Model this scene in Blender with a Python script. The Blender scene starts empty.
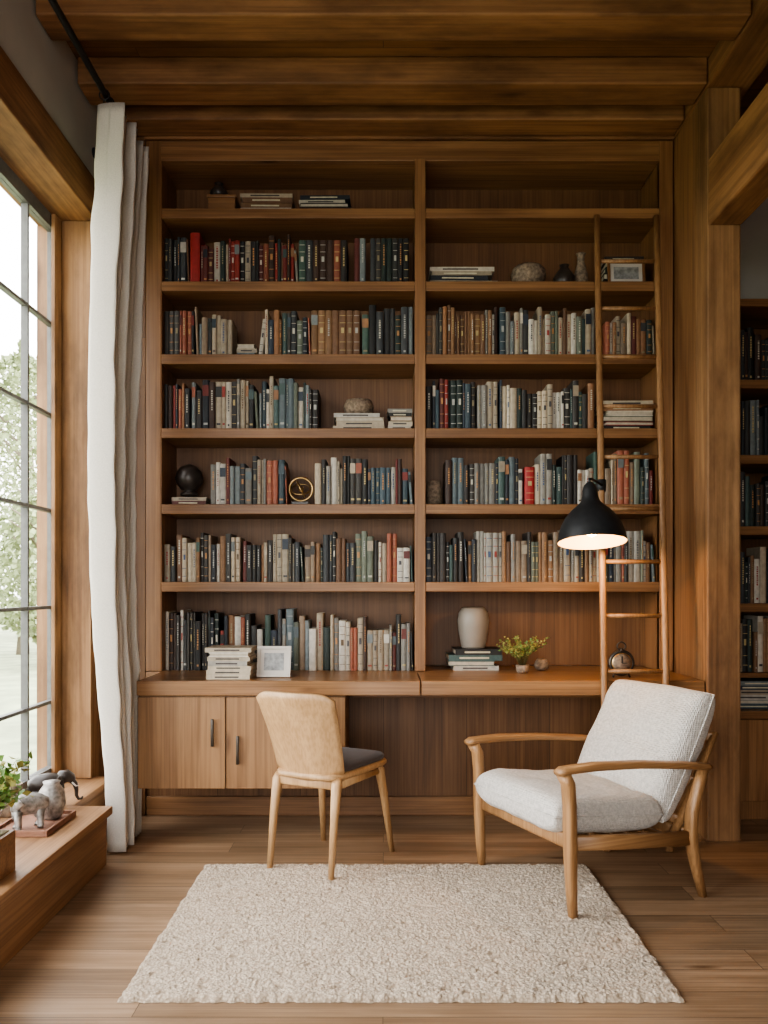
import bpy, bmesh, math, random
from mathutils import Vector, Matrix, noise
random.seed(7)
scene = bpy.context.scene
R = random.random
U = random.uniform

# ------------------------------------------------------------------ materials
def new_mat(name):
    m = bpy.data.materials.new(name); m.use_nodes = True
    nt = m.node_tree
    b = nt.nodes['Principled BSDF']
    return m, nt, b

def ramp(nt, stops):
    r = nt.nodes.new('ShaderNodeValToRGB')
    el = r.color_ramp.elements
    el[0].position = stops[0][0]; el[0].color = (*stops[0][1], 1)
    el[1].position = stops[-1][0]; el[1].color = (*stops[-1][1], 1)
    for p, c in stops[1:-1]:
        e = el.new(p); e.color = (*c, 1)
    return r

def wood(name, dark, light, axis='X', scale=1.0, rough=0.5, bump=0.15, planks=None, knots=True, fine=.74, pv=(.86, 1.1), hi=13, blotch=.12, kn=(1.1, 4.2, .08)):
    """grain runs along axis. planks=(length,width[,rotation]) lays boards"""
    m, nt, b = new_mat(name)
    N = nt.nodes; L = nt.links
    tc = N.new('ShaderNodeTexCoord')
    mp = N.new('ShaderNodeMapping')
    lo, hi = 1.0*scale, hi*scale
    sc = {'X': (lo, hi, hi), 'Y': (hi, lo, hi), 'Z': (hi, hi, lo)}[axis]
    mp.inputs['Scale'].default_value = sc
    L.new(tc.outputs['Object'], mp.inputs['Vector'])
    vec = mp.outputs['Vector']
    brick = None
    if planks:
        brick = N.new('ShaderNodeTexBrick')
        brick.inputs['Scale'].default_value = 1
        brick.inputs['Brick Width'].default_value = planks[0]
        brick.inputs['Row Height'].default_value = planks[1]
        brick.inputs['Mortar Size'].default_value = 0.0014
        brick.inputs['Mortar Smooth'].default_value = 0.2
        brick.inputs['Color1'].default_value = (0, 0, 0, 1)
        brick.inputs['Color2'].default_value = (1, 1, 1, 1)
        brick.inputs['Mortar'].default_value = (.5, .5, .5, 1)
        brick.offset = 0.37
        if planks[2:]:
            m2 = N.new('ShaderNodeMapping'); m2.inputs['Rotation'].default_value = planks[2]
            L.new(tc.outputs['Object'], m2.inputs['Vector']); L.new(m2.outputs['Vector'], brick.inputs['Vector'])
        else:
            L.new(tc.outputs['Object'], brick.inputs['Vector'])
        ad = N.new('ShaderNodeVectorMath'); ad.operation = 'MULTIPLY_ADD'
        ad.inputs[1].default_value = (13, 17, 11)
        L.new(brick.outputs['Color'], ad.inputs[0]); L.new(vec, ad.inputs[2])
        vec = ad.outputs[0]
    n1 = N.new('ShaderNodeTexNoise'); n1.inputs['Scale'].default_value = 1.1
    n1.inputs['Detail'].default_value = 5; n1.inputs['Roughness'].default_value = .55
    n1.inputs['Distortion'].default_value = .9
    L.new(vec, n1.inputs['Vector'])
    mp2 = N.new('ShaderNodeMapping')
    fl, fh = 1.6, 9
    mp2.inputs['Scale'].default_value = {'X': (fl, fh, fh), 'Y': (fh, fl, fh), 'Z': (fh, fh, fl)}[axis]
    L.new(vec, mp2.inputs['Vector'])
    n2 = N.new('ShaderNodeTexNoise'); n2.inputs['Scale'].default_value = 1.0
    n2.inputs['Detail'].default_value = 4
    L.new(mp2.outputs['Vector'], n2.inputs['Vector'])
    mid = tuple((a+c)/2 for a, c in zip(dark, light))
    r = ramp(nt, [(0.28, dark), (0.5, mid), (0.72, light)])
    L.new(n1.outputs['Fac'], r.inputs['Fac'])
    r2 = ramp(nt, [(0.38, (fine, fine*.96, fine*.92)), (0.58, (1, 1, 1))])
    L.new(n2.outputs['Fac'], r2.inputs['Fac'])
    mx = N.new('ShaderNodeMixRGB'); mx.blend_type = 'MULTIPLY'; mx.inputs[0].default_value = .95
    L.new(r.outputs['Color'], mx.inputs[1]); L.new(r2.outputs['Color'], mx.inputs[2])
    col = mx.outputs[0]
    if blotch:
        n3 = N.new('ShaderNodeTexNoise'); n3.inputs['Scale'].default_value = 3.2; n3.inputs['Detail'].default_value = 6; n3.inputs['Roughness'].default_value = .65
        mb_ = N.new('ShaderNodeMapping'); mb_.inputs['Scale'].default_value = {'X': (.5, 1.6, 1.6), 'Y': (1.6, .5, 1.6), 'Z': (1.6, 1.6, .5)}[axis]
        L.new(tc.outputs['Object'], mb_.inputs['Vector']); L.new(mb_.outputs['Vector'], n3.inputs['Vector'])
        r3 = ramp(nt, [(.35, (1-blotch, 1-blotch*1.05, 1-blotch*1.1)), (.6, (1, 1, 1))]); L.new(n3.outputs['Fac'], r3.inputs['Fac'])
        m5 = N.new('ShaderNodeMixRGB'); m5.blend_type = 'MULTIPLY'; m5.inputs[0].default_value = 1
        L.new(col, m5.inputs[1]); L.new(r3.outputs['Color'], m5.inputs[2]); col = m5.outputs[0]
    if knots:
        mk = N.new('ShaderNodeMapping')
        k1, k2 = kn[0], kn[1]
        mk.inputs['Scale'].default_value = {'X': (k1, k2, k2), 'Y': (k2, k1, k2), 'Z': (k2, k2, k1)}[axis]
        L.new(tc.outputs['Object'], mk.inputs['Vector'])
        vo = N.new('ShaderNodeTexVoronoi'); vo.inputs['Scale'].default_value = 1.0
        L.new(mk.outputs['Vector'], vo.inputs['Vector'])
        rk = ramp(nt, [(0.02, (.3, .22, .17)), (kn[2], (1, 1, 1))])
        L.new(vo.outputs['Distance'], rk.inputs['Fac'])
        m3 = N.new('ShaderNodeMixRGB'); m3.blend_type = 'MULTIPLY'; m3.inputs[0].default_value = .85
        L.new(col, m3.inputs[1]); L.new(rk.outputs['Color'], m3.inputs[2]); col = m3.outputs[0]
    if brick:
        hsv = N.new('ShaderNodeHueSaturation')
        mr = N.new('ShaderNodeMapRange'); mr.inputs['To Min'].default_value = pv[0]; mr.inputs['To Max'].default_value = pv[1]
        L.new(brick.outputs['Color'], mr.inputs['Value']); L.new(mr.outputs[0], hsv.inputs['Value'])
        L.new(col, hsv.inputs['Color'])
        m4 = N.new('ShaderNodeMixRGB'); m4.inputs[2].default_value = (dark[0]*.3, dark[1]*.3, dark[2]*.3, 1)
        L.new(brick.outputs['Fac'], m4.inputs[0]); L.new(hsv.outputs[0], m4.inputs[1]); col = m4.outputs[0]
    L.new(col, b.inputs['Base Color'])
    b.inputs['Roughness'].default_value = rough
    bp = N.new('ShaderNodeBump'); bp.inputs['Strength'].default_value = bump; bp.inputs['Distance'].default_value = .003
    L.new(n2.outputs['Fac'], bp.inputs['Height'])
    if brick:
        b2 = N.new('ShaderNodeBump'); b2.invert = True; b2.inputs['Strength'].default_value = .5; b2.inputs['Distance'].default_value = .002
        L.new(brick.outputs['Fac'], b2.inputs['Height']); L.new(bp.outputs[0], b2.inputs['Normal']); bp = b2
    L.new(bp.outputs[0], b.inputs['Normal'])
    return m

def plain(name, col, rough=.5, metal=0, nscale=30, var=.15, bump=0.0, emis=None, trans=0):
    m, nt, b = new_mat(name)
    N = nt.nodes; L = nt.links
    tc = N.new('ShaderNodeTexCoord')
    n = N.new('ShaderNodeTexNoise'); n.inputs['Scale'].default_value = nscale; n.inputs['Detail'].default_value = 4
    L.new(tc.outputs['Object'], n.inputs['Vector'])
    r = ramp(nt, [(.3, tuple(c*(1-var) for c in col)), (.7, tuple(min(1, c*(1+var)) for c in col))])
    L.new(n.outputs['Fac'], r.inputs['Fac']); L.new(r.outputs['Color'], b.inputs['Base Color'])
    b.inputs['Roughness'].default_value = rough; b.inputs['Metallic'].default_value = metal
    if bump:
        bp = N.new('ShaderNodeBump'); bp.inputs['Strength'].default_value = bump; bp.inputs['Distance'].default_value = .003
        L.new(n.outputs['Fac'], bp.inputs['Height']); L.new(bp.outputs[0], b.inputs['Normal'])
    if emis:
        b.inputs['Emission Color'].default_value = (*emis[0], 1); b.inputs['Emission Strength'].default_value = emis[1]
    if trans: b.inputs['Transmission Weight'].default_value = trans
    return m

def fabric(name, col, scale=600, bump=.3, trans=0.0, var=.12):
    m, nt, b = new_mat(name)
    N = nt.nodes; L = nt.links
    tc = N.new('ShaderNodeTexCoord')
    w1 = N.new('ShaderNodeTexWave'); w1.bands_direction = 'X'; w1.inputs['Scale'].default_value = scale/6
    w2 = N.new('ShaderNodeTexWave'); w2.bands_direction = 'Y'; w2.inputs['Scale'].default_value = scale/6
    w3 = N.new('ShaderNodeTexWave'); w3.bands_direction = 'Z'; w3.inputs['Scale'].default_value = scale/6
    for w in (w1, w2, w3):
        w.inputs['Distortion'].default_value = 1.5; L.new(tc.outputs['Object'], w.inputs['Vector'])
    a = N.new('ShaderNodeMath'); a.operation = 'ADD'; L.new(w1.outputs['Fac'], a.inputs[0]); L.new(w2.outputs['Fac'], a.inputs[1])
    a2 = N.new('ShaderNodeMath'); a2.operation = 'ADD'; L.new(a.outputs[0], a2.inputs[0]); L.new(w3.outputs['Fac'], a2.inputs[1])
    n = N.new('ShaderNodeTexNoise'); n.inputs['Scale'].default_value = scale*.35; n.inputs['Detail'].default_value = 3
    L.new(tc.outputs['Object'], n.inputs['Vector'])
    a3 = N.new('ShaderNodeMath'); a3.operation = 'ADD'; L.new(a2.outputs[0], a3.inputs[0]); L.new(n.outputs['Fac'], a3.inputs[1])
    r = ramp(nt, [(.35, tuple(c*(1-var) for c in col)), (.65, tuple(min(1, c*(1+var)) for c in col))])
    L.new(n.outputs['Fac'], r.inputs['Fac']); L.new(r.outputs['Color'], b.inputs['Base Color'])
    b.inputs['Roughness'].default_value = .95
    b.inputs['Sheen Weight'].default_value = .15
    bp = N.new('ShaderNodeBump'); bp.inputs['Strength'].default_value = bump; bp.inputs['Distance'].default_value = .0015
    L.new(a3.outputs[0], bp.inputs['Height']); L.new(bp.outputs[0], b.inputs['Normal'])
    if trans:
        t = N.new('ShaderNodeBsdfTranslucent'); L.new(r.outputs['Color'], t.inputs['Color'])
        mx = N.new('ShaderNodeMixShader'); mx.inputs[0].default_value = trans
        L.new(b.outputs[0], mx.inputs[1]); L.new(t.outputs[0], mx.inputs[2])
        L.new(mx.outputs[0], N['Material Output'].inputs['Surface'])
    return m

def attr_mat(name, rough=.55, var=.25):
    m, nt, b = new_mat(name)
    N = nt.nodes; L = nt.links
    at = N.new('ShaderNodeAttribute'); at.attribute_name = 'Col'
    tc = N.new('ShaderNodeTexCoord')
    n = N.new('ShaderNodeTexNoise'); n.inputs['Scale'].default_value = 45; n.inputs['Detail'].default_value = 5
    L.new(tc.outputs['Object'], n.inputs['Vector'])
    r = ramp(nt, [(.3, (1-var,)*3), (.7, (1, 1, 1))]); L.new(n.outputs['Fac'], r.inputs['Fac'])
    mx = N.new('ShaderNodeMixRGB'); mx.blend_type = 'MULTIPLY'; mx.inputs[0].default_value = 1
    L.new(at.outputs['Color'], mx.inputs[1]); L.new(r.outputs['Color'], mx.inputs[2])
    L.new(mx.outputs[0], b.inputs['Base Color']); b.inputs['Roughness'].default_value = rough
    return m

WD, WL = (.190, .090, .038), (.355, .186, .084)
M_case_h = wood('oak_shelf_horizontal', WD, WL, 'X', rough=.42)
M_case_v = wood('oak_shelf_vertical', WD, WL, 'Z', rough=.42)
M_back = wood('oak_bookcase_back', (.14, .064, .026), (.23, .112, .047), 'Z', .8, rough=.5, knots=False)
M_case_y = wood('oak_side_panel', WD, WL, 'Z', rough=.5)
BM = dict(scale=.7, rough=.65, bump=.5, fine=.72, hi=9, blotch=.5, kn=(1.8, 5.5, .17))
M_beam_x = wood('timber_beam_x', (.22, .10, .040), (.40, .205, .090), 'X', **BM)
M_beam_y = wood('timber_beam_y', (.23, .108, .044), (.42, .22, .098), 'Y', **BM)
M_post = wood('timber_post_z', (.24, .12, .052), (.42, .24, .115), 'Z', **BM)
M_ceil = wood('ceiling_boards', (.17, .078, .031), (.31, .155, .066), 'X', .8, .6, .3, planks=(3.1, .16), pv=(.8, 1.1), hi=8, fine=.8, blotch=.35)
M_panel = wood('wall_panel_boards', (.15, .070, .029), (.26, .130, .056), 'Z', 1, .5, .2, planks=(4.0, .22, (math.pi/2, 0, math.pi/2)))
M_floor = wood('oak_floorboards', (.27, .170, .098), (.47, .32, .205), 'X', .8, .36, .1, planks=(1.9, .145), knots=True, pv=(.72, 1.16), blotch=.16)
M_light = wood('pale_oak', (.42, .255, .125), (.57, .365, .19), 'Z', .9, .42, .05, knots=False, fine=.82)
M_arm = wood('warm_oak', (.31, .165, .072), (.44, .25, .115), 'Y', 1.2, .4, .06, knots=False)
M_armleg = wood('warm_oak_leg', (.31, .165, .072), (.44, .25, .115), 'Z', 1.2, .4, .06, knots=False)
M_door = wood('cabinet_veneer', (.25, .13, .058), (.39, .22, .104), 'Z', .9, .42, .06)
M_desk = wood('desk_oak', (.24, .12, .052), (.39, .21, .096), 'X', .9, .32, .08)
M_sill = wood('sill_oak', (.25, .132, .064), (.43, .25, .13), 'Y', .9, .45, .12)
M_plaster = plain('plaster', (.48, .455, .41), .9, nscale=6, var=.05, bump=.1)
M_black = plain('black_metal', (.026, .028, .031), .45, .3)
M_steel = plain('dark_bronze', (.08, .07, .06), .4, .8)
M_frame = plain('window_frame_grey', (.105, .105, .10), .5)
M_curtain = fabric('linen_curtain', (.82, .775, .71), 500, .2, trans=.35, var=.05)
M_linen = fabric('cushion_linen', (.58, .55, .51), 260, .8, var=.14)
M_seat = fabric('brown_seat_fabric', (.06, .045, .042), 500, .3)
M_book = attr_mat('book_cloth')
M_white = plain('white_ceramic', (.60, .56, .51), .4, nscale=10, var=.05)
M_gold = plain('aged_brass', (.45, .30, .14), .35, .9)
M_stone = plain('carved_stone', (.24, .18, .13), .8, nscale=60, var=.5, bump=.8)
M_darkcer = plain('dark_ceramic', (.045, .035, .03), .35)
M_terra = plain('terracotta', (.28, .14, .09), .8)
M_pewter = plain('pewter', (.36, .34, .32), .45, .5, nscale=50, var=.5, bump=.6)
M_leaf = plain('leaf_green', (.16, .28, .07), .55, nscale=20, var=.5)
M_leafy = plain('leaf_yellow_green', (.33, .31, .09), .55, nscale=20, var=.5)
M_stem = plain('stem', (.16, .13, .05), .7)
M_shadein = plain('lamp_shade_inner', (.55, .42, .26), .5, var=.02)
M_bulb = plain('lamp_bulb', (1, .8, .5), .5, emis=((1, .66, .32), 7))
M_frost = plain('frosted_glass', (.42, .38, .33), .45, nscale=8, var=.08, trans=.4)
M_screen = plain('grey_print', (.32, .33, .33), .4, nscale=40, var=.4)
M_tree = plain('outdoor_foliage', (.235, .275, .14), .8, nscale=3, var=.35)
M_bark = plain('bark', (.2, .17, .13), .9)
M_grass = plain('grass', (.24, .27, .16), .95, nscale=2, var=.3)

def glass_mat():
    m = bpy.data.materials.new('window_glass'); m.use_nodes = True
    nt = m.node_tree; N = nt.nodes; L = nt.links
    N.remove(N['Principled BSDF'])
    t = N.new('ShaderNodeBsdfTransparent'); g = N.new('ShaderNodeBsdfGlossy'); g.inputs['Roughness'].default_value = .02
    mx = N.new('ShaderNodeMixShader'); mx.inputs[0].default_value = .04
    L.new(t.outputs[0], mx.inputs[1]); L.new(g.outputs[0], mx.inputs[2]); L.new(mx.outputs[0], N['Material Output'].inputs['Surface'])
    return m
M_glass = glass_mat()

def rug_mat():
    m, nt, b = new_mat('wool_rug'); N = nt.nodes; L = nt.links
    tc = N.new('ShaderNodeTexCoord')
    n = N.new('ShaderNodeTexVoronoi'); n.inputs['Scale'].default_value = 115
    nd = N.new('ShaderNodeTexNoise'); nd.inputs['Scale'].default_value = 160; nd.inputs['Detail'].default_value = 4
    n2 = N.new('ShaderNodeTexNoise'); n2.inputs['Scale'].default_value = 24; n2.inputs['Detail'].default_value = 8; n2.inputs['Roughness'].default_value = .75
    mp = N.new('ShaderNodeMapping'); mp.inputs['Scale'].default_value = (1, 1.8, 1)
    L.new(tc.outputs['Object'], mp.inputs['Vector']); L.new(mp.outputs['Vector'], n2.inputs['Vector'])
    for q in (n, nd): L.new(tc.outputs['Object'], q.inputs['Vector'])
    r = ramp(nt, [(.1, (.66, .555, .44)), (.7, (.42, .335, .25))]); L.new(n.outputs['Distance'], r.inputs['Fac'])
    r2 = ramp(nt, [(.36, (.70, .65, .60)), (.50, (1, 1, 1))]); L.new(n2.outputs['Fac'], r2.inputs['Fac'])
    mx = N.new('ShaderNodeMixRGB'); mx.blend_type = 'MULTIPLY'; mx.inputs[0].default_value = .8
    L.new(r.outputs[0], mx.inputs[1]); L.new(r2.outputs[0], mx.inputs[2]); L.new(mx.outputs[0], b.inputs['Base Color'])
    b.inputs['Roughness'].default_value = 1; b.inputs['Sheen Weight'].default_value = .1
    bp = N.new('ShaderNodeBump'); bp.inputs['Strength'].default_value = .8; bp.inputs['Distance'].default_value = .004; bp.invert = True
    L.new(n.outputs['Distance'], bp.inputs['Height'])
    b2 = N.new('ShaderNodeBump'); b2.inputs['Strength'].default_value = .5; b2.inputs['Distance'].default_value = .003
    L.new(nd.outputs['Fac'], b2.inputs['Height']); L.new(bp.outputs[0], b2.inputs['Normal']); L.new(b2.outputs[0], b.inputs['Normal'])
    return m
M_rug = rug_mat()

# ------------------------------------------------------------------ mesh builder
class MB:
    def __init__(s):
        s.v = []; s.f = []; s.m = []; s.c = []; s.sm = []; s.mats = []
    def mi(s, mat):
        if mat not in s.mats: s.mats.append(mat)
        return s.mats.index(mat)
    def add(s, vs, fs, mat, col=(1, 1, 1), smooth=False, M=None):
        o = len(s.v); k = s.mi(mat)
        for p in vs: s.v.append(tuple(M @ Vector(p)) if M else tuple(p))
        for f in fs:
            s.f.append(tuple(i+o for i in f)); s.m.append(k); s.c.append(col); s.sm.append(smooth)
    def box(s, x0, x1, y0, y1, z0, z1, mat, col=(1, 1, 1), M=None):
        vs = [(x, y, z) for x in (x0, x1) for y in (y0, y1) for z in (z0, z1)]
        fs = [(0, 1, 3, 2), (4, 6, 7, 5), (0, 4, 5, 1), (2, 3, 7, 6), (0, 2, 6, 4), (1, 5, 7, 3)]
        s.add(vs, fs, mat, col, False, M)
    def sweep(s, path, sizes, mat, n=14, ex=2.0, up=(0, 0, 1), M=None, smooth=True, col=(1, 1, 1)):
        pts = [Vector(p) for p in path]; vs = []; fs = []
        if not isinstance(sizes, list): sizes = [sizes]*len(pts)
        sizes = [(q, q) if not isinstance(q, tuple) else q for q in sizes]
        upv = Vector(up)
        for i, p in enumerate(pts):
            a = pts[max(0, i-1)]; b = pts[min(len(pts)-1, i+1)]
            t = (b-a).normalized()
            side = t.cross(upv)
            if side.length < 1e-3: side = t.cross(Vector((0, 1, 0)))
            side.normalize(); u2 = side.cross(t).normalized()
            for k in range(n):
                an = 2*math.pi*(k+.5)/n; c, d = math.cos(an), math.sin(an)
                c = math.copysign(abs(c)**(2/ex), c); d = math.copysign(abs(d)**(2/ex), d)
                vs.append(p+side*c*sizes[i][0]+u2*d*sizes[i][1])
        for i in range(len(pts)-1):
            for k in range(n):
                k2 = (k+1) % n
                fs.append((i*n+k, i*n+k2, (i+1)*n+k2, (i+1)*n+k))
        fs.append(tuple(range(n-1, -1, -1))); fs.append(tuple((len(pts)-1)*n+k for k in range(n)))
        s.add(vs, fs, mat, col, smooth, M)
    def lathe(s, prof, mat, n=32, M=None, loc=(0, 0, 0), smooth=True, col=(1, 1, 1), jit=0):
        vs = []; fs = []
        for (r, z) in prof:
            for k in range(n):
                an = 2*math.pi*k/n; rr = r*(1+(jit*math.sin(k*5+z*90) if jit else 0))
                vs.append((loc[0]+rr*math.cos(an), loc[1]+rr*math.sin(an), loc[2]+z))
        for i in range(len(prof)-1):
            for k in range(n):
                k2 = (k+1) % n
                fs.append((i*n+k, i*n+k2, (i+1)*n+k2, (i+1)*n+k))
        fs.append(tuple(range(n-1, -1, -1))); fs.append(tuple((len(prof)-1)*n+k for k in range(n)))
        s.add(vs, fs, mat, col, smooth, M)
    def torus(s, R0, r0, mat, M, n=36, k=10):
        vs = []; fs = []
        for i in range(n):
            a = 2*math.pi*i/n
            for j in range(k):
                b = 2*math.pi*j/k; q = R0+r0*math.cos(b)
                vs.append((q*math.cos(a), q*math.sin(a), r0*math.sin(b)))
        for i in range(n):
            for j in range(k):
                fs.append((i*k+j, ((i+1) % n)*k+j, ((i+1) % n)*k+(j+1) % k, i*k+(j+1) % k))
        s.add(vs, fs, mat, (1, 1, 1), True, M)
    def obj(s, name, bevel=0, parent=None, solid=0, subsurf=0):
        me = bpy.data.meshes.new(name); me.from_pydata(s.v, [], s.f)
        for m in s.mats: me.materials.append(m)
        me.polygons.foreach_set('material_index', s.m)
        me.polygons.foreach_set('use_smooth', s.sm)
        ca = me.color_attributes.new('Col', 'FLOAT_COLOR', 'CORNER')
        buf = []
        for f, c in zip(s.f, s.c): buf += [c[0], c[1], c[2], 1.0]*len(f)
        ca.data.foreach_set('color', buf)
        me.update()
        bm = bmesh.new(); bm.from_mesh(me); bmesh.ops.recalc_face_normals(bm, faces=bm.faces); bm.to_mesh(me); bm.free()
        o = bpy.data.objects.new(name, me); scene.collection.objects.link(o)
        if solid:
            q = o.modifiers.new('solid', 'SOLIDIFY'); q.thickness = solid; q.offset = 0
        if subsurf:
            q = o.modifiers.new('sub', 'SUBSURF'); q.levels = subsurf; q.render_levels = subsurf
        if bevel:
            q = o.modifiers.new('bevel', 'BEVEL'); q.width = bevel; q.segments = 2; q.limit_method = 'ANGLE'; q.angle_limit = math.radians(50)
        if parent: o.parent = parent
        return o

def empty(name, loc, rz):
    e = bpy.data.objects.new(name, None); e.location = loc; e.rotation_euler = (0, 0, rz)
    scene.collection.objects.link(e); return e

# ------------------------------------------------------------------ room shell
YB = 4.37      # bookcase front plane
b = MB(); b.box(-1.75, 4.0, -1.6, 4.9, -.12, 0, M_floor); b.obj('floor')
b = MB(); b.box(-1.75, 4.0, -1.6, 4.9, 3.70, 3.8, M_ceil); b.obj('ceiling')
b = MB(); b.box(-1.75, 4.0, 4.72, 4.85, 0, 3.7, M_plaster); b.obj('wall_back')
b = MB(); b.box(3.9, 4.0, -1.6, 4.72, 0, 3.7, M_panel); b.obj('wall_right')
b = MB()
wx0, wx1 = -1.2, .5
b.box(-1.75, wx0, -1.75, -1.6, 0, 3.7, M_panel); b.box(wx1, 4.0, -1.75, -1.6, 0, 3.7, M_panel)
b.box(wx0, wx1, -1.75, -1.6, 0, .25, M_panel); b.box(wx0, wx1, -1.75, -1.6, 2.8, 3.7, M_panel)
b.obj('wall_light_block')  # unseen wall, added to cut frontal light; its wood warms the bounce
b = MB()
for xx in (-1.2, -.37, .45): b.box(xx, xx+.05, -1.70, -1.65, .25, 2.8, M_frame)
for zz in (.25, 1.10, 1.95, 2.75): b.box(wx0, wx1, -1.695, -1.655, zz, zz+.05, M_frame)
b.obj('added_fill_window')  # unseen window, added behind the camera and sized for weak frontal fill
# left wall
b = MB()
b.box(-1.75, -1.45, -1.6, 4.72, 3.23, 3.70, M_plaster)
b.box(-1.75, -1.45, -1.6, 0.55, 0, 3.03, M_plaster)
b.box(-1.75, -1.46, 4.19, 4.72, 0, 3.03, M_post)
b.box(-1.75, -1.46, 0.55, 4.19, 0, .2, M_plaster)
b.obj('wall_left')
b = MB(); b.box(-1.75, -1.43, -1.6, 4.36, 3.03, 3.23, M_beam_y); b.obj('window_header_beam', .006)
# window seat / sill
b = MB()
b.box(-1.445, -1.20, -.2, 3.60, 0, .215, M_sill)
b.box(-1.64, -1.18, -.2, 3.62, .215, .25, M_sill)
b.box(-1.445, -1.37, 3.60, 4.36, 0, .215, M_sill)
b.box(-1.64, -1.355, 3.62, 4.19, .215, .25, M_sill)
b.obj('window_sill', .004)
# window
b = MB()
xw0, xw1 = -1.665, -1.625
b.box(xw0, xw1, 4.11, 4.185, .251, 3.03, M_frame)
b.box(xw0, xw1, .56, .62, .251, 3.03, M_frame)
b.box(xw0, xw1, .62, 4.11, .251, .32, M_frame)
b.box(xw0, xw1, .62, 4.11, 2.965, 3.03, M_frame)
y = 3.81; k = 0
while y > .7:
    w = .02 if (k % 3) == 1 else .0085
    b.box(xw0+.004, xw1-.004, y-w, y+w, .32, 2.965, M_frame); y -= .31; k += 1
for z in (.64, 1.105, 1.58, 2.05, 2.50):
    b.box(xw0+.006, xw1-.006, .62, 4.11, z-.008, z+.008, M_frame)
b.box(-1.647, -1.643, .62, 4.11, .32, 2.965, M_glass)
b.obj('window_1')
# post beside window
b = MB(); b.box(-1.60, -1.455, 4.13, 4.188, .252, 3.028, M_post); b.box(-1.622, -1.602, 4.05, 4.188, .252, 3.028, M_post); b.obj('trim_1', .004)
# back panelling
b = MB()
b.box(-1.458, -1.256, 4.375, 4.71, 0, 3.699, M_panel)
b.box(-1.256, 1.53, 4.36, 4.71, 3.56, 3.699, M_beam_x)
b.box(-1.256, 1.50, 4.40, 4.71, .0, .68, M_panel)
b.obj('wall_panelling')
b = MB(); b.box(-1.25, 1.50, 4.375, 4.399, 0, .1, M_case_h); b.obj('baseboard_back', .003)
# ceiling beams
for i, (y0, y1) in enumerate([(4.20, 4.355), (3.90, 4.08), (3.43, 3.60), (2.98, 3.14), (2.4, 2.56), (1.8, 1.96), (1.2, 1.36), (.6, .76)]):
    b = MB(); b.box(-1.44, 1.525, y0, y1, 3.57, 3.699, M_beam_x); b.obj('ceiling_beam', .008)
b = MB(); b.box(1.53, 1.74, -1.6, 4.7, 3.57, 3.699, M_beam_y); b.obj('ceiling_girder', .008)
b = MB(); b.box(1.53, 1.69, -1.6, 3.915, 2.91, 3.22, M_beam_y); b.obj('tie_beam', .01)
b = MB(); b.box(1.53, 1.69, 3.92, 4.08, 0, 3.568, M_post); b.obj('timber_post', .008)
b = MB(); b.box(1.535, 1.66, 4.085, 4.71, 0, 3.568, M_case_y); b.obj('wall_partition', .003)

# ------------------------------------------------------------------ bookcase
SH = [3.20, 2.816, 2.432, 2.042, 1.642, 1.232]
b = MB(); D = 4.69
b.box(-1.253, -1.172, YB, YB+.035, .762, 3.555, M_case_v)
b.box(-1.21, -1.168, YB+.002, D, .762, 3.45, M_case_v)
b.box(.165, .222, YB-.004, D, .762, 3.46, M_case_v)
b.box(1.452, 1.525, YB, YB+.035, .762, 3.555, M_case_v)
b.box(1.452, 1.49, YB+.002, D, .762, 3.45, M_case_v)
b.box(-1.172, 1.452, YB, YB+.035, 3.45, 3.555, M_case_h)
b.box(-1.172, 1.452, YB+.035, D, 3.45, 3.49, M_case_h)
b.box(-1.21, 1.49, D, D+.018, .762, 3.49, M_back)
for z in SH:
    b.box(-1.168, .165, YB+.001, D, z-.052, z, M_case_h)
    b.box(.222, 1.452, YB+.001, D, z-.052, z, M_case_h)
b.obj('bookcase', .003)

# ------------------------------------------------------------------ desk
b = MB()
b.box(-1.17, .175, 3.93, 4.36, .69, .76, M_desk)
b.box(.18, 1.525, 3.935, 4.36, .69, .76, M_desk)
b.box(-1.25, 1.525, 4.36, 4.70, .70, .76, M_desk)
b.box(-.16, 1.50, 4.30, 4.36, .63, .69, M_case_h)
b.obj('desk', .004)
b = MB()
b.box(-1.17, -.18, 3.965, 4.37, .243, .687, M_door)
b.box(-1.168, -.752, 3.945, 3.963, .246, .681, M_door)
b.box(-.746, -.182, 3.945, 3.963, .246, .681, M_door)
for hx, z0, z1 in ((-.81, .45, .58), (-.69, .365, .50)):
    b.sweep([(hx, 3.925, z0), (hx, 3.925, z1)], (.007, .006), M_steel, ex=4)
    for zz in (z0+.015, z1-.015):
        b.sweep([(hx, 3.925, zz), (hx, 3.946, zz)], .004, M_steel)
b.obj('desk_cabinet', .002)

# ------------------------------------------------------------------ books
PD = [(.02, .02, .02), (.035, .035, .035), (.025, .03, .04), (.025, .04, .035), (.055, .03, .022), (.06, .055, .05), (.035, .03, .028), (.05, .055, .06)]
PB = [(.055, .085, .105), (.04, .055, .08), (.12, .155, .17), (.065, .11, .105), (.2, .23, .235), (.06, .105, .085)]
PC = [(.52, .44, .33), (.60, .54, .45), (.42, .35, .26), (.62, .58, .51), (.38, .32, .24)]
PR = [(.28, .04, .03), (.18, .03, .025), (.31, .10, .06), (.13, .035, .03), (.32, .16, .08)]
PN = [(.22, .12, .06), (.28, .155, .08), (.17, .09, .05)]
PG = [(.22, .21, .19), (.33, .31, .27), (.15, .17, .13), (.27, .20, .14)]
def pal(**k):
    out = []
    for n, w in k.items():
        src = {'D': PD, 'B': PB, 'C': PC, 'R': PR, 'N': PN, 'G': PG}[n]
        out.append((src, w))
    return out
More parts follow.
